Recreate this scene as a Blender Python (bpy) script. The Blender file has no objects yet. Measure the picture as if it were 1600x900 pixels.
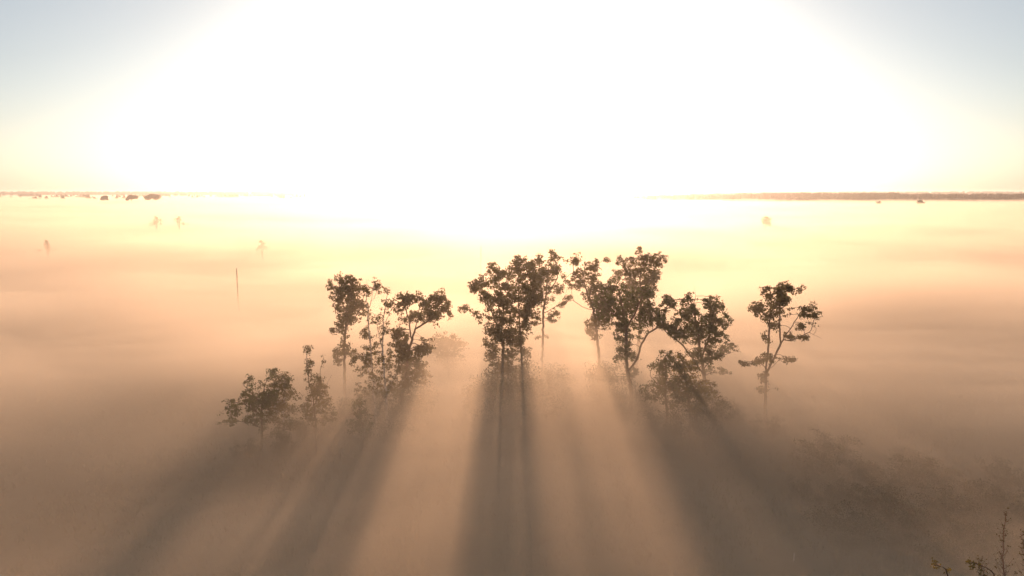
import bpy, bmesh, math, random
import numpy as np
from mathutils import Vector, noise, kdtree

R = math.radians
S = bpy.context.scene
COL = S.collection

# ------------------------------------------------------------------ camera
CAM_Z = 28.0
PITCH = 8.0
F_PX = 1067.0                      # focal length in pixels of a 1600 px wide frame
cam_d = bpy.data.cameras.new('camera')
cam_d.sensor_width = 36.0
cam_d.lens = 36.0 * F_PX / 1600.0
cam_d.clip_start = 0.1
cam_d.clip_end = 40000.0
cam = bpy.data.objects.new('camera', cam_d)
cam.location = (0, 0, CAM_Z)
cam.rotation_euler = (R(90 - PITCH), 0, 0)
COL.objects.link(cam)
S.camera = cam

# ------------------------------------------------------------------ world, sun, exposure
SUN_EL, SUN_AZ = 5.2, 0.0          # degrees; azimuth clockwise from +Y
W = bpy.data.worlds.new('World')
S.world = W
W.use_nodes = True
nt = W.node_tree
nt.nodes.clear()
sky = nt.nodes.new('ShaderNodeTexSky')
sky.sky_type = 'NISHITA'
sky.sun_disc = False
sky.sun_elevation = R(SUN_EL)
sky.sun_rotation = R(SUN_AZ)
sky.altitude = 150
sky.air_density = 0.8
sky.dust_density = 1.6
sky.ozone_density = 1.7
bg = nt.nodes.new('ShaderNodeBackground')
bg.inputs['Strength'].default_value = 0.15
wo = nt.nodes.new('ShaderNodeOutputWorld')
hs = nt.nodes.new('ShaderNodeHueSaturation')
hs.inputs['Saturation'].default_value = 0.58
nt.links.new(sky.outputs[0], hs.inputs['Color'])
nt.links.new(hs.outputs[0], bg.inputs['Color'])
nt.links.new(bg.outputs[0], wo.inputs['Surface'])

sun_d = bpy.data.lights.new('sun', 'SUN')
sun_d.energy = 5.0
sun_d.angle = R(0.95)
sun_d.color = (1.0, 0.56, 0.325)
sun = bpy.data.objects.new('sun', sun_d)
sun.rotation_euler = (-R(90 - SUN_EL), 0, -R(SUN_AZ))
sun.location = (0, 0, 200)
COL.objects.link(sun)

S.view_settings.view_transform = 'Standard'
S.view_settings.look = 'None'
S.view_settings.gamma = 1.0
S.view_settings.use_curve_mapping = False
S.view_settings.exposure = 0.28

S.render.engine = 'CYCLES'
cy = S.cycles
cy.volume_bounces = 3
cy.adaptive_threshold = 0.02
cy.max_bounces = 8
cy.transparent_max_bounces = 16
cy.diffuse_bounces = 2
cy.use_denoising = True
cy.sample_clamp_indirect = 6.0

# ------------------------------------------------------------------ helpers
P = R(PITCH)
FWD = Vector((0, math.cos(P), -math.sin(P)))
UPV = Vector((0, math.sin(P), math.cos(P)))

def ray(px, py):
    return FWD + Vector((1, 0, 0)) * ((px - 800) / F_PX) + UPV * ((450 - py) / F_PX)

def at(px, py, Y):
    d = ray(px, py)
    return Vector((0, 0, CAM_Z)) + d * (Y / d.y)

def ground_y(py):
    d = ray(800, py)
    return d.y * CAM_Z / -d.z

def tag(o, label=None, cat=None, group=None, kind=None):
    if label: o['label'] = label
    if cat: o['category'] = cat
    if group: o['group'] = group
    if kind: o['kind'] = kind
    return o

def mesh_obj(name, V, F, mat, parent=None, smooth=False):
    me = bpy.data.meshes.new(name)
    me.from_pydata(V, [], F)
    me.materials.append(mat)
    if smooth:
        me.polygons.foreach_set('use_smooth', [True] * len(me.polygons))
    me.update()
    o = bpy.data.objects.new(name, me)
    COL.objects.link(o)
    o.parent = parent
    return o

def empty(name, loc):
    o = bpy.data.objects.new(name, None)
    o.location = loc
    o.empty_display_size = 0.5
    COL.objects.link(o)
    return o

def new_mat(name):
    m = bpy.data.materials.new(name)
    m.use_nodes = True
    m.node_tree.nodes.clear()
    return m, m.node_tree, m.node_tree.nodes.new('ShaderNodeOutputMaterial')

def noise_ramp(t, scale, c0, c1, detail=4, lo=0.35, hi=0.65, vec='Object'):
    tc = t.nodes.new('ShaderNodeTexCoord')
    n = t.nodes.new('ShaderNodeTexNoise')
    n.inputs['Scale'].default_value = scale
    n.inputs['Detail'].default_value = detail
    t.links.new(tc.outputs[vec], n.inputs['Vector'])
    r = t.nodes.new('ShaderNodeValToRGB')
    r.color_ramp.elements[0].position = lo
    r.color_ramp.elements[1].position = hi
    r.color_ramp.elements[0].color = (*c0, 1)
    r.color_ramp.elements[1].color = (*c1, 1)
    t.links.new(n.outputs['Fac'], r.inputs['Fac'])
    return r.outputs['Color'], n.outputs['Fac']

def leaf_mat(name, c0, c1, trans=0.35):
    m, t, out = new_mat(name)
    col, _ = noise_ramp(t, 0.9, c0, c1, 3)
    d = t.nodes.new('ShaderNodeBsdfPrincipled')
    d.inputs['Roughness'].default_value = 0.55
    t.links.new(col, d.inputs['Base Color'])
    tr = t.nodes.new('ShaderNodeBsdfTranslucent')
    t.links.new(col, tr.inputs['Color'])
    mx = t.nodes.new('ShaderNodeMixShader')
    mx.inputs[0].default_value = trans
    t.links.new(d.outputs[0], mx.inputs[1])
    t.links.new(tr.outputs[0], mx.inputs[2])
    t.links.new(mx.outputs[0], out.inputs['Surface'])
    return m

def plain_mat(name, c0, c1, scale=3.0, rough=0.85, bump=0.0):
    m, t, out = new_mat(name)
    col, fac = noise_ramp(t, scale, c0, c1, 6)
    d = t.nodes.new('ShaderNodeBsdfPrincipled')
    d.inputs['Roughness'].default_value = rough
    t.links.new(col, d.inputs['Base Color'])
    if bump:
        b = t.nodes.new('ShaderNodeBump')
        b.inputs['Strength'].default_value = bump
        b.inputs['Distance'].default_value = 0.3
        t.links.new(fac, b.inputs['Height'])
        t.links.new(b.outputs[0], d.inputs['Normal'])
    t.links.new(d.outputs[0], out.inputs['Surface'])
    return m

def volume_mat(name, color, density, g):
    m, t, out = new_mat(name)
    v = t.nodes.new('ShaderNodeVolumePrincipled')
    v.inputs['Color'].default_value = (*color, 1)
    v.inputs['Density'].default_value = density
    v.inputs['Anisotropy'].default_value = g
    t.links.new(v.outputs[0], out.inputs['Volume'])
    m.cycles.homogeneous_volume = True
    return m

MAT = {
    'near_bark': plain_mat('near_bark', (0.22, 0.13, 0.09), (0.36, 0.23, 0.17), 6.0),
    'bark': plain_mat('bark', (0.05, 0.035, 0.022), (0.12, 0.085, 0.055), 4.0),
    'birch_bark': plain_mat('birch_bark', (0.16, 0.14, 0.12), (0.62, 0.58, 0.52), 2.5),
    'leaf_oak': leaf_mat('leaf_oak', (0.05, 0.052, 0.016), (0.12, 0.10, 0.03), 0.45),
    'leaf_green': leaf_mat('leaf_green', (0.045, 0.065, 0.018), (0.10, 0.12, 0.035), 0.45),
    'leaf_birch': leaf_mat('leaf_birch', (0.07, 0.07, 0.02), (0.14, 0.115, 0.035), 0.45),
    'leaf_yellow': leaf_mat('leaf_yellow', (0.09, 0.085, 0.02), (0.24, 0.18, 0.035), 0.45),
    'leaf_shrub': leaf_mat('leaf_shrub', (0.035, 0.045, 0.02), (0.08, 0.085, 0.035), 0.3),
    'far_leaf': leaf_mat('far_leaf', (0.035, 0.04, 0.02), (0.07, 0.07, 0.03), 0.2),
    'grass': leaf_mat('grass', (0.035, 0.045, 0.016), (0.085, 0.085, 0.035), 0.15),
    'wood': plain_mat('weathered_wood', (0.06, 0.05, 0.04), (0.14, 0.12, 0.10), 6.0),
    'white': plain_mat('white_paint', (0.6, 0.58, 0.55), (0.8, 0.8, 0.78), 8.0),
    'steel': plain_mat('steel', (0.2, 0.2, 0.2), (0.35, 0.35, 0.35), 8.0, 0.5),
}

# ------------------------------------------------------------------ ground and far hills
def spaced(lo, hi, c, n, s):
    """n coordinates from lo to hi, densest round c"""
    a, b = math.asinh((lo - c) / s), math.asinh((hi - c) / s)
    return c + s * np.sinh(np.linspace(a, b, n))

def ground_h(x, y):
    d = math.hypot(x, y - 60)
    a = min(1.0, d / 200)
    return 0.35 * noise.noise(Vector((x * 0.02, y * 0.02, 0))) + 0.12 * noise.noise(Vector((x * 0.15, y * 0.15, 4)))

def grid_surface(xs, ys, fn):
    V = [(float(x), float(y), fn(float(x), float(y))) for y in ys for x in xs]
    nx = len(xs)
    F = [(j * nx + i, j * nx + i + 1, (j + 1) * nx + i + 1, (j + 1) * nx + i)
         for j in range(len(ys) - 1) for i in range(nx - 1)]
    return V, F

gx = spaced(-6500, 6500, 0, 170, 40)
gy = spaced(-600, 8200, 65, 170, 35)
V, F = grid_surface(gx, gy, ground_h)
m, t, out = new_mat('meadow_ground')
c1, f1 = noise_ramp(t, 0.12, (0.022, 0.032, 0.016), (0.07, 0.07, 0.032), 8, 0.42, 0.6)
c2, f2 = noise_ramp(t, 1.6, (0.45, 0.45, 0.42), (1.0, 1.0, 0.95), 6, 0.35, 0.7)
mx = t.nodes.new('ShaderNodeMix'); mx.data_type = 'RGBA'; mx.blend_type = 'MULTIPLY'
mx.inputs[0].default_value = 1.0
t.links.new(c1, mx.inputs[6]); t.links.new(c2, mx.inputs[7])
d = t.nodes.new('ShaderNodeBsdfPrincipled')
d.inputs['Roughness'].default_value = 0.95
t.links.new(mx.outputs[2], d.inputs['Base Color'])
b = t.nodes.new('ShaderNodeBump'); b.inputs['Strength'].default_value = 0.6; b.inputs['Distance'].default_value = 0.4
t.links.new(f2, b.inputs['Height']); t.links.new(b.outputs[0], d.inputs['Normal'])
t.links.new(d.outputs[0], out.inputs['Surface'])
MAT['ground'] = m
tag(mesh_obj('ground', V, F, m, smooth=True), kind='structure')

# ------------------------------------------------------------------ fog and haze
FOG_COL = (0.98, 0.885, 0.75)
def fog_sheet(idx, height, amp, density, g, patch=0.0, n=190):
    inset = idx * 9.0
    xs = spaced(-6300 + inset, 6300 - inset, 0, n, 60)
    ys = spaced(-560 + inset, 8000 - inset, 80, n, 60)
    off = idx * 0.10
    def top(x, y):
        a = noise.noise(Vector((x / 95, y / 50, off)))
        b_ = noise.noise(Vector((x / 34, y / 20, 7 + off * 1.7)))
        c_ = noise.noise(Vector((x / 520, y / 150, 3 + off * .5)))
        e_ = noise.noise(Vector((x / 14, y / 9, 11 + off * 2)))
        r = math.hypot(x, y - 80)
        near = 1.0 + 0.34 * math.exp(-(x ** 2 / 26 ** 2 + (y - 38) ** 2 / 30 ** 2)) - 0.66 * math.exp(-((x - 36) ** 2 / 24 ** 2 + (y - 50) ** 2 / 17 ** 2)) - 0.52 * math.exp(-((x + 32) ** 2 / 20 ** 2 + (y - 52) ** 2 / 21 ** 2))
        near *= 1.0 - 0.30 * min(1.0, max(0.0, (r - 250) / 600))
        h = height * near + amp * (0.85 * a + 0.65 * b_ + 0.8 * c_ * min(1, r / 200)) + 2.0 * e_ * math.exp(-r / 150)
        if patch:
            w_ = noise.noise(Vector((x / 70, y / 34, 31 + off * 3))) + .5 * noise.noise(Vector((x / 25, y / 14, 41 + off * 3)))
            k = min(1.0, max(0.0, (w_ + patch) / 0.35))
            h = (height - 6.0) + (h - height + 6.0) * k
        cap = 12.4 + 0.10 * max(0.0, y - 32) + 0.05 * abs(x) - 0.22 * idx
        if h > cap - 2.5:
            h = cap - 2.5 + 2.5 * (1 - math.exp(-(h - cap + 2.5) / 2.5))
        return min(max(h, 0.6 + idx * 0.05), 21.0)
    V, F = grid_surface(xs, ys, top)
    nx, ny = len(xs), len(ys)
    base = -0.75 - idx * 0.02
    # skirt and floor
    ring = [i for i in range(nx)] + [j * nx + nx - 1 for j in range(1, ny)] + \
           [(ny - 1) * nx + i for i in range(nx - 2, -1, -1)] + [j * nx for j in range(ny - 2, 0, -1)]
    k0 = len(V)
    for r in ring:
        V.append((V[r][0], V[r][1], base))
    L = len(ring)
    for k in range(L):
        a, b2 = ring[k], ring[(k + 1) % L]
        F.append((b2, a, k0 + k, k0 + (k + 1) % L))
    F.append(tuple(k0 + k for k in range(L - 1, -1, -1)))
    o = mesh_obj('fog_layer', V, F, volume_mat('fog_volume', FOG_COL, density, g))
    tag(o, kind='stuff')
    return o

#        height amp  density  g
SHEETS = [(16.5, 3.8, 0.0026, 0.57, 0.00),
          (13.4, 4.4, 0.0038, 0.57, 0.06),
          (11.2, 4.6, 0.0050, 0.57, 0.18),
          (9.3, 4.4, 0.0065, 0.57, 0.0),
          (7.5, 3.8, 0.0100, 0.57, 0.0),
          (5.6, 2.8, 0.0170, 0.55, 0.0),
          (3.7, 1.9, 0.0300, 0.55, 0.0)]
for i, (h, a, dn, g, pt) in enumerate(SHEETS):
    fog_sheet(i, h, a, dn, g, pt)

def haze_box():
    bm = bmesh.new()
    bmesh.ops.create_cube(bm, size=1.0)
    x0, x1, y0, y1, z0, z1 = -7000, 7000, -700, 9000, -1.6, 46.0
    for v in bm.verts:
        v.co = Vector(((x0 + x1) / 2 + v.co.x * (x1 - x0), (y0 + y1) / 2 + v.co.y * (y1 - y0), (z0 + z1) / 2 + v.co.z * (z1 - z0)))
    me = bpy.data.meshes.new('haze'); bm.to_mesh(me); bm.free()
    me.materials.append(volume_mat('haze_volume', (0.97, 0.95, 0.93), 0.00016, 0.8))
    o = bpy.data.objects.new('haze', me); COL.objects.link(o)
    tag(o, kind='stuff')
haze_box()

# ------------------------------------------------------------------ trees
class Rng(random.Random): pass

def tube(V, F, pts, rads, sides):
    k0 = len(V)
    n = len(pts)
    for i in range(n):
        a = pts[max(i - 1, 0)]; b_ = pts[min(i + 1, n - 1)]
        d = (b_ - a)
        if d.length < 1e-6: d = Vector((0, 0, 1))
        d.normalize()
        u = d.cross(Vector((0.3, 1, 0.1))).normalized()
        w = d.cross(u)
        for s in range(sides):
            an = 2 * math.pi * s / sides
            V.append(pts[i] + (u * math.cos(an) + w * math.sin(an)) * rads[i])
    for i in range(n - 1):
        for s in range(sides):
            s2 = (s + 1) % sides
            F.append((k0 + i * sides + s, k0 + i * sides + s2, k0 + (i + 1) * sides + s2, k0 + (i + 1) * sides + s))
    F.append(tuple(k0 + (n - 1) * sides + s for s in range(sides)))

def leaves(V, F, c, rad, n, size, rng):
    for _ in range(n):
        while True:
            q = Vector((rng.uniform(-1, 1), rng.uniform(-1, 1), rng.uniform(-1, 1)))
            if q.length_squared <= 1: break
        p = c + Vector((q.x * rad, q.y * rad, q.z * rad * 0.75))
        s = size * rng.uniform(0.6, 1.35)
        d = Vector((rng.gauss(0, 1), rng.gauss(0, 1), rng.gauss(0, 1))).normalized()
        e = d.cross(Vector((rng.gauss(0, 1), rng.gauss(0, 1), rng.gauss(0, 1)))).normalized()
        k = len(V)
        V.extend((p - d * s * .6, p + e * s * .38 - d * s * .05, p + d * s * .6, p - e * s * .38 + d * s * .05))
        F.append((k, k + 1, k + 2, k + 3))

def grow_tree(name, label, Y, stems, blobs, seed, leaf='leaf_oak', bark='bark', base_r=0.26,
              clump=0.33, per=26, lsize=0.2, rho=1.0, bare=0.0, group=None, cat='tree', step=0.42, depth=0.7, spread=1.17):
    """stems and blobs are in source-frame pixels measured at the distance Y; they become metres there,
    and the crown is given a depth like its width. Space colonisation grows the branches."""
    rng = Rng(seed)
    ppm = at(801, 450, Y).x - at(800, 450, Y).x
    pts = [at(x, y, Y) for x, y, *_ in stems[0]]
    base = pts[0].copy()
    width = (max(b_[0] + b_[2] for b_ in blobs) - min(b_[0] - b_[2] for b_ in blobs)) * ppm
    # attractors
    A = []
    for bl in blobs:
        bx, by, rx, ry = bl[:4]
        c = at(bx, by, Y)
        rx_, rz_ = rx * ppm * spread, ry * ppm * spread
        c.y += rng.uniform(-.5, .5) * max(0.0, width * depth - 2 * rx_)
        ryd = max(0.55, min(rx_, rz_) * 1.0)
        vol = 4.19 * rx_ * ryd * rz_
        n = max(4, int(rho * 4.6 * vol ** 0.95 + 6))
        sd = Vector((rng.uniform(0, 90), 0, 0))
        k = 0; tries = 0
        while k < n and tries < n * 12:
            tries += 1
            q = Vector((rng.uniform(-1.3, 1.3), rng.uniform(-1.3, 1.3), rng.uniform(-1.3, 1.3)))
            if q.length > rng.uniform(0.75, 1.35): continue
            p = c + Vector((q.x * rx_, q.y * ryd, q.z * rz_))
            if noise.noise(p * 0.8 + sd) < -0.05: continue
            A.append(p); k += 1
    # skeleton from the traced stems
    N, PAR = [], []
    def add(p, par):
        N.append(p.copy()); PAR.append(par); return len(N) - 1
    prev_sets = []
    for si, st in enumerate(stems):
        wp = [at(s[0], s[1], Y) for s in st]
        ydrift = 0 if si == 0 else rng.uniform(-.25, .25) * width * depth
        if si == 0:
            cur = add(wp[0], -1)
        else:
            cur = min(range(len(N)), key=lambda i: (N[i] - wp[0]).length)
        tot = sum((wp[i + 1] - wp[i]).length for i in range(len(wp) - 1)) or 1
        run = 0
        for i in range(len(wp) - 1):
            seg = wp[i + 1] - wp[i]
            m_ = max(1, int(seg.length / step))
            for j in range(1, m_ + 1):
                q = wp[i] + seg * (j / m_)
                run += seg.length / m_
                w_ = 0.035 * min(1, run)
                q = q + Vector((rng.gauss(0, w_), rng.gauss(0, w_) + ydrift * (run / tot) ** 1.3, 0))
                cur = add(q, cur)
    n_stem = len(N)
    # colonise
    alive = list(A)
    DI, DK = 9.0, step * 1.9
    for it in range(90):
        if not alive: break
        kd = kdtree.KDTree(len(N))
        for i, p in enumerate(N):
            kd.insert(p, i)
        kd.balance()
        pull = {}
        rest = []
        for a in alive:
            co, i, dd = kd.find(a)
            if dd < DK: continue
            rest.append(a)
            if dd < DI: pull.setdefault(i, []).append(a)
        alive = rest
        if not pull: break
        for i, L in pull.items():
            d = Vector((0, 0, 0))
            for a in L: d += (a - N[i]).normalized()
            d = d.normalized() * 1.0 + Vector((rng.gauss(0, .16), rng.gauss(0, .16), rng.gauss(0, .12) + 0.06))
            if PAR[i] >= 0: d += (N[i] - N[PAR[i]]).normalized() * 0.35
            d.normalize()
            add(N[i] + d * step, i)
        if len(N) > 5000: break
    # a twig from the nearest branch to every attractor; the leaves sit there
    kd = kdtree.KDTree(len(N))
    for i, p in enumerate(N): kd.insert(p, i)
    kd.balance()
    n_grown = len(N)
    for a in A:
        co, i, dd = kd.find(a)
        add(a, i)
    # radii, pipe model
    kids = [[] for _ in N]
    for i, p in enumerate(PAR):
        if p >= 0: kids[p].append(i)
    rad = [0.0] * len(N)
    tip = 0.013
    for i in range(len(N) - 1, -1, -1):
        s = sum(rad[k] ** 2.35 for k in kids[i])
        rad[i] = max(tip, s ** (1 / 2.35) if s else tip)
    sc = 0.7 * base_r / rad[0]
    rad = [max(tip, r * (sc if r > .05 else 1 + (sc - 1) * r / .05)) for r in rad]
    # branches as tubes following the thickest child
    V, F = [], []
    done = set()
    starts = [(0, -1)]
    while starts:
        i, par = starts.pop()
        pl, rl = [], []
        if par >= 0:
            pl.append(N[par]); rl.append(min(rad[par], rad[i] * 1.25))
        while True:
            pl.append(N[i]); rl.append(rad[i])
            if not kids[i]: break
            ks = sorted(kids[i], key=lambda k: -rad[k])
            for k in ks[1:]: starts.append((k, i))
            i = ks[0]
        if par < 0:
            rl[0] *= 1.35
            pl = [pl[0] - Vector((0, 0, 0.6))] + pl; rl = [rl[0] * 1.1] + rl
        r0 = max(rl)
        if len(pl) > 1:
            tube(V, F, pl, rl, 8 if r0 > .12 else (5 if r0 > .05 else 3))
    root = empty(name, (base.x, base.y, 0))
    off = Vector((base.x, base.y, 0))
    tag(root, label, cat, group)
    mesh_obj('trunk', [v - off for v in V], F, MAT[bark], root)
    # leaves on the ends and on thin twigs
    LV, LF = [], []
    for i, p in enumerate(N):
        if i < n_stem and kids[i]: continue
        terminal = i >= n_grown
        if terminal:
            if rng.random() < bare: continue
            leaves(LV, LF, p, clump * rng.uniform(.7, 1.5), int(per * rng.uniform(.3, 1.15)), lsize, rng)
        elif rad[i] < 0.026 and rng.random() < 0.35 * (1 - bare):
            leaves(LV, LF, p, clump * .8, int(per * .45), lsize, rng)
    mesh_obj('crown', [v - off for v in LV], LF, MAT[leaf], root)
    return root

def Z1(L): return [(320 + a[0] / 2.8125, 400 + a[1] / 2.8125) + tuple(v / 2.8125 for v in a[2:4]) for a in L]
def Z2(L): return [(700 + a[0] / 3.3333, 370 + a[1] / 3.3333) + tuple(v / 3.3333 for v in a[2:4]) for a in L]
def Z3(L): return [(920 + a[0] / 3.1026, 370 + a[1] / 3.1026) + tuple(v / 3.1026 for v in a[2:4]) for a in L]

def tree(name, label, Z, base, stems, blobs, **k):
    """base = source pixel of the foot on the ground; gives the distance"""
    Y = ground_y(base[1])
    st = [Z(s) for s in stems]
    st[0] = [(base[0], base[1])] + st[0]
    return grow_tree(name, label, Y, st, Z(blobs), **k)

# ---- left group
tree('oak_tree', "low bushy tree, leftmost of the grove, with a long thin branch reaching left", Z1, (409, 716),
     [[(250, 740), (250, 640), (265, 560)], [(250, 760), (200, 735), (90, 737)], [(248, 700), (170, 650), (75, 642)], [(250, 650), (200, 590), (170, 550)]],
     [(265, 595, 45, 50), (205, 650, 60, 45), (135, 665, 40, 28), (85, 645, 25, 10), (140, 735, 65, 12), (235, 735, 50, 35), (282, 530, 24, 22),
      (172, 570, 18, 18), (290, 650, 30, 45), (315, 800, 40, 14)], seed=11, base_r=.17, leaf='leaf_green', clump=.26, per=24, lsize=.15, rho=2.4, step=.32)
tree('birch_tree', 'small rounded birch growing close behind the low bushy oak on the left', Z1, (444, 708),
     [[(345, 740), (350, 640), (352, 550)]],
     [(350, 600, 50, 70), (345, 690, 60, 60), (400, 745, 45, 14), (350, 540, 24, 26), (310, 660, 35, 50)],
     seed=12, base_r=.14, leaf='leaf_birch', bark='birch_bark', clump=.32, per=26, lsize=.14, rho=1.9, step=.32)
tree('aspen_tree', 'slender aspen with two separate round tufts on thin leaders above a narrow crown', Z1, (494, 712),
     [[(488, 740), (480, 640), (455, 540), (445, 450), (458, 395)], [(485, 660), (505, 560), (510, 500), (524, 455)], [(500, 640), (540, 560), (560, 520)]],
     [(458, 403, 15, 20), (457, 500, 20, 45), (522, 461, 26, 20), (490, 560, 44, 50), (500, 610, 50, 50), (495, 670, 55, 75), (555, 690, 24, 35), (432, 685, 24, 35)],
     seed=13, spread=1.0, base_r=.15, leaf='leaf_birch', clump=.3, per=26, lsize=.14, rho=2.1, step=.32)
tree('oak_tree', "narrow top-heavy tree left of the tall birches, its trunk wrapped in fog", Z1, (540, 636),
     [[(615, 560), (612, 400), (618, 330), (625, 260), (600, 190), (590, 120)], [(620, 310), (660, 270), (690, 220), (700, 160)], [(622, 280), (640, 200), (640, 130)]],
     [(600, 140, 45, 50), (650, 160, 42, 55), (692, 200, 22, 45), (620, 225, 42, 50), (655, 260, 38, 30), (608, 300, 30, 35), (578, 322, 18, 12),
      (612, 385, 22, 40), (595, 445, 40, 25)], seed=14, base_r=.24, leaf='leaf_oak', rho=1.7)
tree('birch_tree', "tall thin birch with a feathery pointed top, left one of the left group's two", Z1, (590, 676),
     [[(745, 640), (740, 540), (728, 400), (716, 260), (735, 170), (747, 95)], [(740, 560), (700, 470), (660, 420)], [(722, 280), (708, 190), (708, 110)], [(740, 200), (765, 130)]],
     [(746, 140, 12, 50), (765, 140, 9, 25), (711, 180, 11, 65), (724, 275, 16, 40), (700, 355, 32, 30), (695, 440, 55, 40), (720, 500, 60, 35), (655, 470, 25, 20), (710, 590, 45, 35)],
     seed=15, spread=1.0, base_r=.17, leaf='leaf_birch', bark='birch_bark', clump=.27, per=24, lsize=.15, rho=2.1, step=.36)
tree('birch_tree', 'second tall thin birch, between the pointed birch and the oak leaning right', Z1, (606, 690),
     [[(798, 640), (790, 540), (782, 400), (785, 280), (805, 150)], [(785, 420), (760, 330), (755, 260)], [(790, 300), (825, 220), (835, 180)]],
     [(802, 170, 13, 32), (790, 230, 22, 40), (765, 275, 22, 28), (765, 400, 26, 55), (792, 330, 26, 45), (785, 480, 32, 45), (790, 560, 55, 50), (815, 600, 45, 35), (830, 215, 10, 25)],
     seed=16, spread=1.0, base_r=.17, leaf='leaf_birch', bark='birch_bark', clump=.27, per=22, lsize=.15, rho=1.8, step=.36)
tree('oak_tree', "dark oak on the right of the left group, its broad flat crown leaning right", Z1, (628, 672),
     [[(868, 620), (885, 500), (900, 400), (925, 320), (985, 285), (1040, 240)], [(905, 370), (900, 290), (880, 220), (875, 190)], [(925, 320), (940, 250), (945, 190)], [(985, 280), (1010, 220), (1025, 185)]],
     [(878, 210, 40, 40), (950, 195, 50, 28), (1022, 200, 45, 38), (1055, 245, 28, 28), (975, 265, 55, 35), (900, 270, 40, 25), (858, 330, 32, 32), (905, 395, 65, 40),
      (955, 400, 38, 30), (870, 460, 55, 45), (925, 515, 50, 50), (865, 560, 45, 35)], seed=17, base_r=.28, leaf='leaf_oak', rho=1.9)
tree('alder_tree', 'small round alder sapling in shade in front of the two tall birches', Z1, (565, 712),
     [[(700, 800), (685, 700), (680, 650)]], [(680, 690, 42, 55), (705, 750, 32, 50), (655, 745, 25, 35)],
     seed=18, base_r=.1, leaf='leaf_green', clump=.3, per=24, lsize=.14, rho=1.9, step=.32)
tree('willow_tree', "pale rounded tree half drowned in fog between the left group and the centre oaks", Z1, (702, 596),
     [[(1068, 440), (1062, 370)]], [(1055, 372, 62, 26), (1035, 400, 40, 30), (1095, 405, 50, 34), (1068, 450, 60, 36)],
     seed=19, base_r=.2, leaf='leaf_birch', clump=.45, per=24, lsize=.22, rho=1.1)
# ---- centre group
tree('oak_tree', 'wide spreading oak at the centre with a long low limb stretched to the left', Z2, (788, 662),
     [[(287, 700), (285, 560), (262, 480), (235, 410), (190, 310), (160, 230)], [(240, 425), (180, 405), (120, 390), (75, 350)], [(275, 520), (290, 400), (275, 280), (240, 160)], [(285, 560), (320, 460), (330, 360)]],
     [(240, 150, 32, 14), (160, 240, 36, 38), (205, 295, 45, 50), (262, 215, 40, 60), (130, 270, 18, 40), (92, 372, 28, 14), (155, 405, 20, 22), (262, 375, 55, 55),
      (302, 320, 45, 60), (240, 480, 32, 35), (225, 560, 34, 60), (300, 470, 55, 50), (328, 590, 45, 28), (300, 520, 60, 40), (300, 240, 30, 50), (245, 645, 36, 40), (320, 670, 36, 40), (290, 740, 60, 50)],
     seed=21, base_r=.26, leaf='leaf_oak', rho=1.7)
tree('oak_tree', 'tall dense oak with an upright oval crown at the right of the wide centre oak', Z2, (817, 650),
     [[(390, 720), (382, 580), (370, 420), (368, 260), (366, 120)], [(375, 480), (430, 360), (450, 200)]],
     [(365, 125, 26, 28), (400, 170, 45, 45), (350, 190, 38, 55), (420, 260, 55, 55), (390, 340, 62, 65), (400, 425, 55, 45), (370, 520, 48, 45), (440, 180, 35, 40), (452, 310, 38, 45), (402, 600, 26, 36), (380, 690, 34, 44)],
     seed=22, base_r=.2, leaf='leaf_oak', rho=1.7)
tree('oak_tree', 'slim oak with a bare lower trunk behind, just right of the dense centre oak', Z2, (848, 612),
     [[(490, 620), (495, 500), (498, 380), (512, 280), (525, 150)], [(500, 400), (560, 365), (600, 345)], [(500, 345), (480, 240), (475, 140)], [(520, 300), (570, 210), (560, 130)]],
     [(540, 82, 8, 12), (478, 130, 40, 28), (560, 140, 28, 42), (520, 175, 45, 42), (500, 240, 52, 38), (572, 270, 28, 22), (510, 330, 28, 28), (590, 350, 20, 13),
      (552, 400, 22, 16), (535, 438, 25, 13), (490, 527, 22, 9), (458, 220, 26, 38)], seed=23, base_r=.22, leaf='leaf_oak', rho=1.7)
tree('oak_tree', "half-bare tree right of centre with leafless top twigs and a low arm reaching left", Z2, (938, 622),
     [[(785, 600), (770, 480), (758, 380), (728, 310), (705, 210), (690, 150)], [(752, 385), (700, 365), (655, 335), (610, 322)], [(715, 250), (660, 190), (640, 95)], [(700, 200), (668, 150), (675, 95)], [(735, 320), (760, 220), (800, 140)]],
     [(622, 230, 24, 34), (655, 120, 30, 28), (692, 200, 36, 36), (742, 180, 36, 38), (800, 142, 30, 22), (728, 258, 52, 34), (620, 325, 28, 12), (672, 268, 38, 12),
      (742, 328, 32, 28), (790, 350, 36, 50), (760, 440, 36, 45), (830, 330, 46, 55), (800, 430, 40, 48), (765, 510, 34, 34), (770, 260, 40, 36)], seed=24, base_r=.26, leaf='leaf_oak', rho=1.8, bare=.18)
tree('oak_tree', "tallest oak of the right-hand cluster, rising pale behind the big green-crowned oak", Z2, (992, 596),
     [[(1000, 480), (1005, 350), (1000, 240), (1012, 80)], [(1002, 300), (1060, 210), (1110, 120)], [(1000, 320), (950, 220), (905, 120)], [(1008, 180), (1040, 75)]],
     [(900, 122, 24, 26), (950, 160, 40, 46), (1012, 105, 26, 40), (1062, 132, 42, 36), (1112, 122, 30, 30), (1000, 205, 55, 38), (1058, 205, 42, 46), (940, 240, 36, 46), (880, 210, 26, 30), (1085, 180, 25, 40), (1000, 280, 60, 45), (955, 330, 50, 42), (1040, 270, 40, 40)],
     seed=25, base_r=.3, leaf='leaf_oak', rho=1.45, bare=.12)
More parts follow.
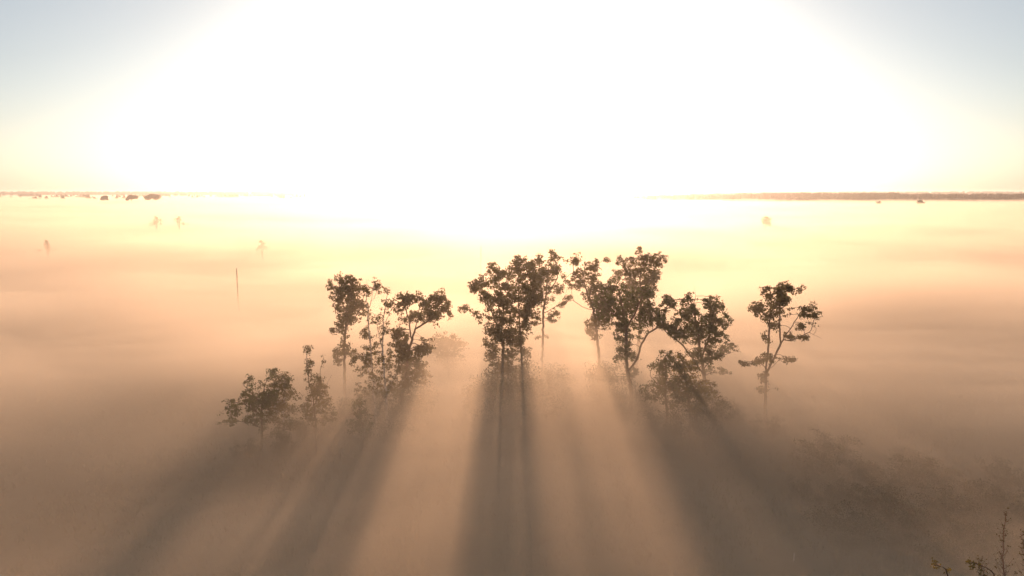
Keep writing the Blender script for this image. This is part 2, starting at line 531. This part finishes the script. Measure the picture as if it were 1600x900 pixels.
tree('oak_tree', 'big green-crowned oak with a curved side limb, foremost of the right-hand cluster', Z2, (985, 664),
     [[(955, 800), (935, 700), (928, 600), (928, 500), (915, 400), (895, 300), (870, 235)], [(940, 700), (985, 640), (1010, 560), (1045, 505), (1090, 480), (1160, 350)], [(928, 480), (970, 400), (1010, 300)], [(920, 440), (860, 400), (820, 350)]],
     [(868, 285, 42, 55), (818, 380, 42, 55), (900, 400, 52, 62), (868, 480, 28, 22), (960, 330, 42, 45), (1020, 320, 42, 48), (1060, 390, 42, 48), (1010, 440, 42, 42), (940, 450, 36, 45),
      (930, 540, 40, 40), (898, 600, 34, 34), (945, 640, 45, 24), (980, 740, 26, 36), (1075, 440, 42, 30), (1160, 350, 28, 32), (1115, 420, 26, 40)],
     seed=26, base_r=.32, leaf='leaf_green', rho=1.75)
# ---- right group
tree('oak_tree', "spreading oak with a limb slanting left and a bare twig on top, second from right", Z3, (1103, 652),
     [[(565, 760), (560, 660), (545, 580), (530, 480), (515, 380), (495, 310)], [(560, 680), (520, 610), (470, 550), (440, 510), (400, 480), (350, 440)], [(545, 590), (590, 480), (600, 320)],
      [(555, 640), (600, 590), (650, 570), (715, 545)], [(560, 670), (600, 660), (680, 670)], [(500, 340), (525, 290), (520, 240)], [(595, 500), (640, 470), (680, 440)]],
     [(395, 305, 15, 18), (402, 335, 22, 18), (365, 375, 26, 26), (380, 430, 36, 36), (440, 440, 42, 36), (470, 310, 30, 34), (482, 370, 42, 42), (590, 310, 36, 32),
      (602, 370, 48, 44), (642, 400, 30, 28), (560, 430, 52, 44), (520, 480, 52, 42), (600, 480, 52, 34), (560, 560, 52, 34), (650, 550, 44, 24), (710, 545, 22, 12), (640, 665, 50, 14), (500, 560, 34, 34)],
     seed=27, base_r=.3, leaf='leaf_green', rho=1.8)
tree('maple_tree', 'green rounded maple in the fog below the slanting oak, left of the yellowing one', Z3, (1040, 690),
     [[(380, 860), (370, 740), (375, 620)], [(370, 760), (320, 700), (300, 680)]],
     [(382, 602, 52, 40), (332, 640, 36, 28), (400, 670, 55, 48), (320, 735, 62, 50), (400, 770, 60, 50)],
     seed=28, base_r=.2, leaf='leaf_green', clump=.34, per=26, lsize=.17, rho=1.5, step=.38)
tree('maple_tree', 'yellowing rounded maple in a sunbeam under the slanting oak', Z3, (1078, 684),
     [[(490, 860), (480, 740), (455, 620)], [(485, 760), (540, 700), (560, 690)]],
     [(445, 610, 48, 44), (480, 660, 55, 45), (470, 720, 65, 50), (555, 750, 62, 50), (500, 790, 60, 50)],
     seed=29, base_r=.2, leaf='leaf_yellow', clump=.34, per=26, lsize=.17, rho=1.4, step=.38)
tree('forked_tree', "forked tree standing alone at the right with airy crown and low shelf branch", Z3, (1197, 668),
     [[(857, 860), (857, 740), (860, 620), (872, 520), (876, 420), (885, 320), (880, 260)], [(862, 660), (900, 590), (935, 520), (985, 450), (1030, 390), (1065, 350)], [(930, 525), (930, 430), (935, 340), (955, 260)],
      [(950, 510), (1010, 490), (1060, 460), (1115, 488)], [(862, 640), (820, 600), (725, 615)], [(875, 440), (845, 370), (800, 345)], [(880, 640), (940, 600), (980, 590)]],
     [(868, 262, 22, 22), (910, 250, 30, 22), (960, 260, 44, 30), (1005, 252, 13, 28), (850, 352, 46, 40), (808, 352, 28, 28), (950, 320, 44, 40), (900, 318, 34, 34), (1062, 350, 28, 28),
      (1000, 350, 28, 24), (868, 480, 22, 24), (932, 440, 24, 24), (1062, 440, 38, 18), (1000, 500, 24, 12), (1028, 475, 26, 10), (818, 592, 52, 18), (745, 612, 28, 8), (905, 590, 24, 14),
      (950, 590, 34, 10), (862, 690, 22, 24), (870, 745, 42, 18), (842, 562, 24, 16)], seed=30, base_r=.24, leaf='leaf_oak', rho=1.75)

# ------------------------------------------------------------------ understorey: shrubs in the fog below the trees and on the meadow
def make_shrub(name, label, X, Y, h, w, seed, leaf='leaf_shrub', group=None, cat='shrub'):
    rng = Rng(seed)
    root = empty(name, (X, Y, 0))
    tag(root, label, cat, group)
    V, F, LV, LF = [], [], [], []
    for k in range(rng.randint(7, 10)):
        an = rng.uniform(0, 6.283); r = w * rng.uniform(.1, .5) ; hh = h * rng.uniform(.6, 1.0)
        p0 = Vector((rng.uniform(-.15, .15), rng.uniform(-.15, .15), -.2))
        p3 = Vector((math.cos(an) * r, math.sin(an) * r, hh))
        pts = [p0 + (p3 - p0) * u + Vector((math.cos(an), math.sin(an), 0)) * math.sin(u * 3.1) * w * .12 for u in (0, .25, .5, .75, 1)]
        tube(V, F, pts, [.045, .035, .027, .018, .01], 4)
        for u in (1, 2, 3, 4):
            for q in range(3 if u > 1 else 1):
                c = pts[u] + Vector((rng.gauss(0, .16 * w), rng.gauss(0, .16 * w), rng.gauss(0, .08 * h)))
                c.z = max(c.z, .3)
                tube(V, F, [pts[u], c], [.014, .007], 3)
                leaves(LV, LF, c, .13 * w + .1, 55, .10, rng)
    mesh_obj('stems', V, F, MAT['bark'], root)
    mesh_obj('foliage', LV, LF, MAT[leaf], root)
    return root

def copy_thing(src, label, loc, rz, sc):
    c = src.copy(); COL.objects.link(c)
    c.location = loc; c.rotation_euler = (0, 0, rz); c.scale = sc
    if label: c['label'] = label
    for ch in src.children:
        d = ch.copy(); COL.objects.link(d); d.parent = c
    return c

US = Rng(77)
proto = [make_shrub('willow_shrub', 'low grey-green willow shrub showing dimly through the fog under the grove', 0, 0, 3.2, 3.4, 201 + i,
                    group='shrubs in the fog below the trees') for i in range(3)]
# source pixels of the feet of the understorey shrubs, with a height factor; tall ones by the centre trunks are added to widen tree shadows
under = [(520, 690, 1.0), (545, 672, 1.1), (575, 700, .9), (600, 672, 1.2), (640, 668, 1.4), (655, 650, 1.2), (620, 700, 1.0), (585, 650, 1.1), (762, 655, 1.7), (780, 668, 1.9), (795, 672, 1.6), (808, 655, 1.9), (826, 664, 1.8), (842, 655, 1.6), (748, 662, 1.2),
         (852, 628, 1.7), (868, 640, 1.4), (930, 636, 1.8), (945, 646, 1.7), (950, 650, 1.0), (975, 668, 1.3), (1000, 660, 1.2), (1020, 690, 1.1), (1060, 700, 1.3), (1100, 690, 1.3), (1120, 670, 1.1), (1150, 668, .9), (1200, 690, .9),
         (445, 720, .8), (470, 700, .9), (385, 722, .7)]
for k, (px, py, f) in enumerate(under):
    Y = ground_y(py)
    X = at(px, py, Y).x
    src = proto[k % 3]
    loc, rz, sc = (X, Y, 0), US.uniform(0, 6.28), (f * US.uniform(.85, 1.1), f, f * US.uniform(.9, 1.15))
    if k < 3:
        src.location = loc; src.rotation_euler = (0, 0, rz); src.scale = sc
    else:
        copy_thing(src, None, loc, rz, sc)
proto2 = [make_shrub('meadow_shrub', 'dusky rounded shrub in the dim thicket on the lower right meadow', 0, 0, 2.2, 3.2, 301 + i,
                     group='shrubs of the thicket on the lower right') for i in range(3)]
k = 0
for row in range(6):
    for c_ in range(7):
        px = 1235 + c_ * 62 + row * 22 + US.uniform(-25, 25)
        py = 712 + row * 30 + c_ * 9 + US.uniform(-12, 12)
        if px > 1660: continue
        Y = ground_y(py)
        X = at(px, py, Y).x
        f = US.uniform(.7, 1.25)
        loc, rz, sc = (X, Y, 0), US.uniform(0, 6.28), (f * US.uniform(.9, 1.2), f, f * US.uniform(.7, 1.1))
        if k < 3:
            proto2[k].location = loc; proto2[k].rotation_euler = (0, 0, rz); proto2[k].scale = sc
        else:
            copy_thing(proto2[k % 3], None, loc, rz, sc)
        k += 1

# ------------------------------------------------------------------ grass of the near meadow
GR = Rng(5)
V, F = [], []
for _ in range(26000):
    y = 38 + 62 * GR.random() ** 1.5
    x = GR.uniform(-1, 1) * (y * 0.85 + 4)
    if noise.noise(Vector((x * .12, y * .12, 3))) < -0.15 and GR.random() < .8: continue
    z = ground_h(x, y)
    hh = GR.uniform(.25, .7) * (1 + .8 * noise.noise(Vector((x * .2, y * .2, 9))))
    for b_ in range(3):
        an = GR.uniform(0, 6.283); w_ = GR.uniform(.03, .07)
        dx, dy = math.cos(an), math.sin(an)
        tx, ty = GR.gauss(0, .18), GR.gauss(0, .18)
        ox, oy = GR.gauss(0, .12), GR.gauss(0, .12)
        kk = len(V)
        V.extend(((x + ox - dx * w_, y + oy - dy * w_, z - .05), (x + ox + dx * w_, y + oy + dy * w_, z - .05), (x + ox + tx, y + oy + ty, z + hh)))
        F.append((kk, kk + 1, kk + 2))
tag(mesh_obj('grass', V, F, MAT['grass']), kind='stuff')

# ------------------------------------------------------------------ poles and posts
def pole(name, label, px, y_top, Y, r0, r1, ):
    top = at(px, y_top, Y)
    root = empty(name, (top.x, Y, 0))
    tag(root, label, 'pole')
    V, F = [], []
    n = 8
    tube(V, F, [Vector((.012 * i, 0, -0.5 + (top.z + .5) * i / n)) for i in range(n + 1)], [r0 + (r1 - r0) * i / n for i in range(n + 1)], 10)
    mesh_obj('shaft', V, F, MAT['wood'], root, True)
    V, F = [], []
    tube(V, F, [Vector((.1, 0, top.z - .02)), Vector((.1, 0, top.z + .05)), Vector((.1, 0, top.z + .14))], [r1 * 1.25, r1 * 1.2, .02], 10)
    mesh_obj('cap', V, F, MAT['steel'], root)
    return root
pole('wooden_pole', 'tall bare dark pole standing alone out of the fog left of the trees', 369, 420, 152, .18, .11)
pole('wooden_pole', 'tiny distant pole tip in the bright fog above the centre oaks', 751, 385, 215, .11, .08)
Y = ground_y(880)
p = at(1240, 880, Y)
root = empty('marker_post', (p.x, Y, 0))
tag(root, 'short white marker post standing in the dark grass near the bottom right', 'post')
V, F = [], []
tube(V, F, [Vector((0, 0, -.3)), Vector((0, 0, .3)), Vector((.005, 0, .82))], [.045, .043, .04], 8)
mesh_obj('shaft', V, F, MAT['white'], root)
V, F = [], []
tube(V, F, [Vector((.005, 0, .822)), Vector((.005, 0, .86)), Vector((.005, 0, .9))], [.05, .045, .01], 8)
mesh_obj('cap', V, F, MAT['steel'], root)

# ------------------------------------------------------------------ near tree tops at the lower right
def near_top(name, label, Y, stems, blobs, **k):
    gy0 = at(stems[0][-1][0], 900, Y)
    # the foot stands on the ground, far below the frame
    foot_px = stems[0][0][0]
    d = 450 + F_PX * math.tan(math.atan2(CAM_Z, Y) - P)
    st = [list(s) for s in stems]
    st[0] = [(foot_px, d)] + st[0]
    return grow_tree(name, label, Y, st, blobs, **k)
def twiggy_top(name, label, Y, leaders, seed):
    rng = Rng(seed)
    foot = at(leaders[0][0][0], 900, Y)
    base = Vector((foot.x, Y, 0))
    root = empty(name, base)
    tag(root, label, 'tree')
    V, F, LV, LF, BV, BF = [], [], [], [], [], []
    fork = at(leaders[0][0][0], leaders[0][0][1], Y) - base
    tube(V, F, [Vector((0, 0, -.4)), Vector((.15, .1, fork.z * .5)), fork], [.13, .1, .05], 8)
    for ld in leaders:
        pts = [fork] + [at(x, y, Y) - base for x, y in ld[1:]]
        L = []
        for i in range(len(pts) - 1):
            for j in range(6):
                L.append(pts[i].lerp(pts[i + 1], j / 6) + Vector((rng.gauss(0, .012), rng.gauss(0, .012), 0)))
        L.append(pts[-1])
        n = len(L)
        tube(BV, BF, L, [.034 * (1 - i / n) ** .8 + .006 for i in range(n)], 5)
        for i in range(2, n):
            for q in range(4):
                an = rng.uniform(0, 6.28)
                ln = (.22 + .75 * (1 - i / n)) * rng.uniform(.5, 1.1)
                d = Vector((math.cos(an), math.sin(an), rng.uniform(.9, 1.7))).normalized()
                m_ = L[i] + d * ln * .5 + Vector((0, 0, -.02))
                e_ = L[i] + d * ln + Vector((0, 0, ln * .18))
                tube(BV, BF, [L[i], m_, e_], [.011, .008, .004], 3)
                for w_ in (m_, e_):
                    leaves(LV, LF, w_, .06, 3 if i > n * .45 else 9, .045, rng)
    mesh_obj('trunk', V, F, MAT['near_bark'], root)
    mesh_obj('branches', BV, BF, MAT['near_bark'], root)
    mesh_obj('crown', LV, LF, MAT['leaf_birch'], root)
twiggy_top('young_birch', 'brown young birch whose thin twiggy leader rises at the lower right corner', 27,
           [[(1576, 1010), (1573, 930), (1567, 870), (1571, 805)], [(1576, 1010), (1602, 930), (1606, 880), (1596, 838)], [(1576, 1010), (1556, 950), (1540, 912), (1533, 878)]], 51)
near_top('aspen_tree', 'green leafy treetop just showing at the bottom edge left of the bare-tipped birch', 24,
         [[(1490, 1050), (1488, 960), (1481, 893)], [(1489, 1000), (1530, 930), (1545, 893)]],
         [(1481, 899, 6, 5), (1490, 925, 16, 12), (1543, 899, 6, 5), (1535, 915, 14, 8), (1505, 965, 50, 35)],
         seed=52, base_r=.12, leaf='leaf_yellow', clump=.12, per=18, lsize=.08, rho=8, step=.2)

# ------------------------------------------------------------------ far trees standing out of the fog
def far_tree(name, label, px, y_top, Y, w, seed, group=None, leaf='far_leaf', cone=False, n=420, ls=.8):
    rng = Rng(seed)
    top = at(px, y_top, Y)
    h = top.z
    root = empty(name, (top.x, Y, 0))
    tag(root, label, 'tree', group)
    V, F = [], []
    tube(V, F, [Vector((0, 0, -.5)), Vector((.1, 0, h * .4)), Vector((0, .1, h * .8))], [.4, .28, .1], 6)
    for k in range(5):
        a = rng.uniform(0, 6.28)
        tube(V, F, [Vector((0, 0, h * .35)), Vector((math.cos(a) * w * .25, math.sin(a) * w * .25, h * .7))], [.15, .05], 4)
    mesh_obj('trunk', V, F, MAT['bark'], root)
    LV, LF = [], []
    L = [(rng.gauss(0, .24) * w, rng.gauss(0, .2) * w, h * rng.uniform(.62, .9), rng.uniform(.12, .24) * w) for _ in range(12)]
    L = [(q[0], q[1], q[2] * (1 - .5 * min(1, abs(q[0]) / w)), q[3]) for q in L] + [(0, 0, h * .85, .15 * w)]
    for q in L:
        leaves(LV, LF, Vector(q[:3]), min(q[3], h * .99 - q[2] + .2), n // 10, ls, rng)
    mesh_obj('crown', LV, LF, MAT[leaf], root)
    return root

far_tree('tree', 'lone faint treetop poking out of the bright fog at the upper right', 1197, 334, 405, 9, 61, ls=.45, n=900)
far_tree('tree', 'tiny dark treetop under the right forest, the left one of two', 1375, 313, 1150, 9, 62, ls=1.2)
far_tree('tree', 'tiny dark treetop under the right forest, the right and wider one of two', 1438, 311, 1150, 14, 63, ls=1.4)
far_tree('tree', "very faint treetop in the fog at upper left, the left of two side by side", 243, 334, 420, 8, 64, ls=.4, n=500)
far_tree('tree', "very faint treetop in the fog at upper left, the right of two side by side", 279, 334, 420, 7, 65, ls=.4, n=400)
far_tree('tree', 'small pale treetop in the fog above and right of the dark pole', 408, 369, 255, 4, 66, ls=.28, n=400)
far_tree('tree', 'small pale treetop in the fog at the far left', 72, 370, 255, 4, 67, ls=.28, n=330)
for px, yt, w, lab in ((205, 304, 24, 'distant rounded tree in the far left line, the leftmost of three dark mounds'),
                       (238, 302, 34, 'distant rounded tree in the far left line, the widest dark mound'),
                       (162, 305, 18, 'distant low tree in the far left line beside the dark mounds')):
    far_tree('tree', lab, px, yt, 1500, w, 70 + px, n=2600, ls=1.8)

# far woods: crowns of many trees reading as one mass
def far_wood(label, items, seed, ls):
    rng = Rng(seed)
    V, F = [], []
    for (x, y, h, w) in items:
        z0 = 0
        tube(V, F, [Vector((x, y, z0 - .5)), Vector((x, y, z0 + h * .9))], [w * .06, w * .02], 4)
        k = 14
        for i in range(k):
            u = (i + rng.random()) / k
            rr = w * .5 * (1 - u) ** .7
            leaves(V, F, Vector((x, y, z0 + h * (.15 + .82 * u))), rr * .8 + .6, 7, ls, rng)
    o = mesh_obj('forest', V, F, MAT['far_leaf'])
    tag(o, kind='stuff')
    o['label'] = label
    return o
FR = Rng(99)
items = []
for _ in range(2300):            # right-hand forest, its near edge seen over the fog
    px = 985 + 700 * FR.random() ** .85
    Y = FR.uniform(1600, 2300)
    X = (px - 800) / F_PX * Y
    t_ = min(1, max(0, (px - 960) / 240))
    hh = (17 + 8.5 * t_) * FR.uniform(.84, 1.06) * (1 + .07 * noise.noise(Vector((px / 26, 0, 5)))) - (3.0 if px > 1400 else 0)
    items.append((X, Y, hh, FR.uniform(7, 13)))
far_wood('dark conifer forest along the right horizon above the fog', items, 100, 3.4)
items = []
for _ in range(2600):           # left: broken lines of trees, thin and very far
    px = FR.uniform(-60, 480)
    Y = 1900 + 1700 * FR.random() ** .6
    X = (px - 800) / F_PX * Y
    if noise.noise(Vector((px / 38, Y / 240, 2))) + .4 * noise.noise(Vector((px / 9, Y / 100, 8))) < 0.24: continue
    items.append((X, Y, FR.uniform(7, 15) + (Y - 1800) / 260, FR.uniform(14, 24)))
far_wood('broken lines of distant trees along the left horizon', items, 101, 3.2)
items = []
for _ in range(2200):
    px = FR.uniform(-200, 1800)
    if 620 < px < 915: continue          # lost in the glare
    Y = FR.uniform(4300, 4700)
    items.append(((px - 800) / F_PX * Y, Y, FR.uniform(23, 31), FR.uniform(22, 44)))
far_wood('continuous wood forming the far horizon line', items, 102, 9)
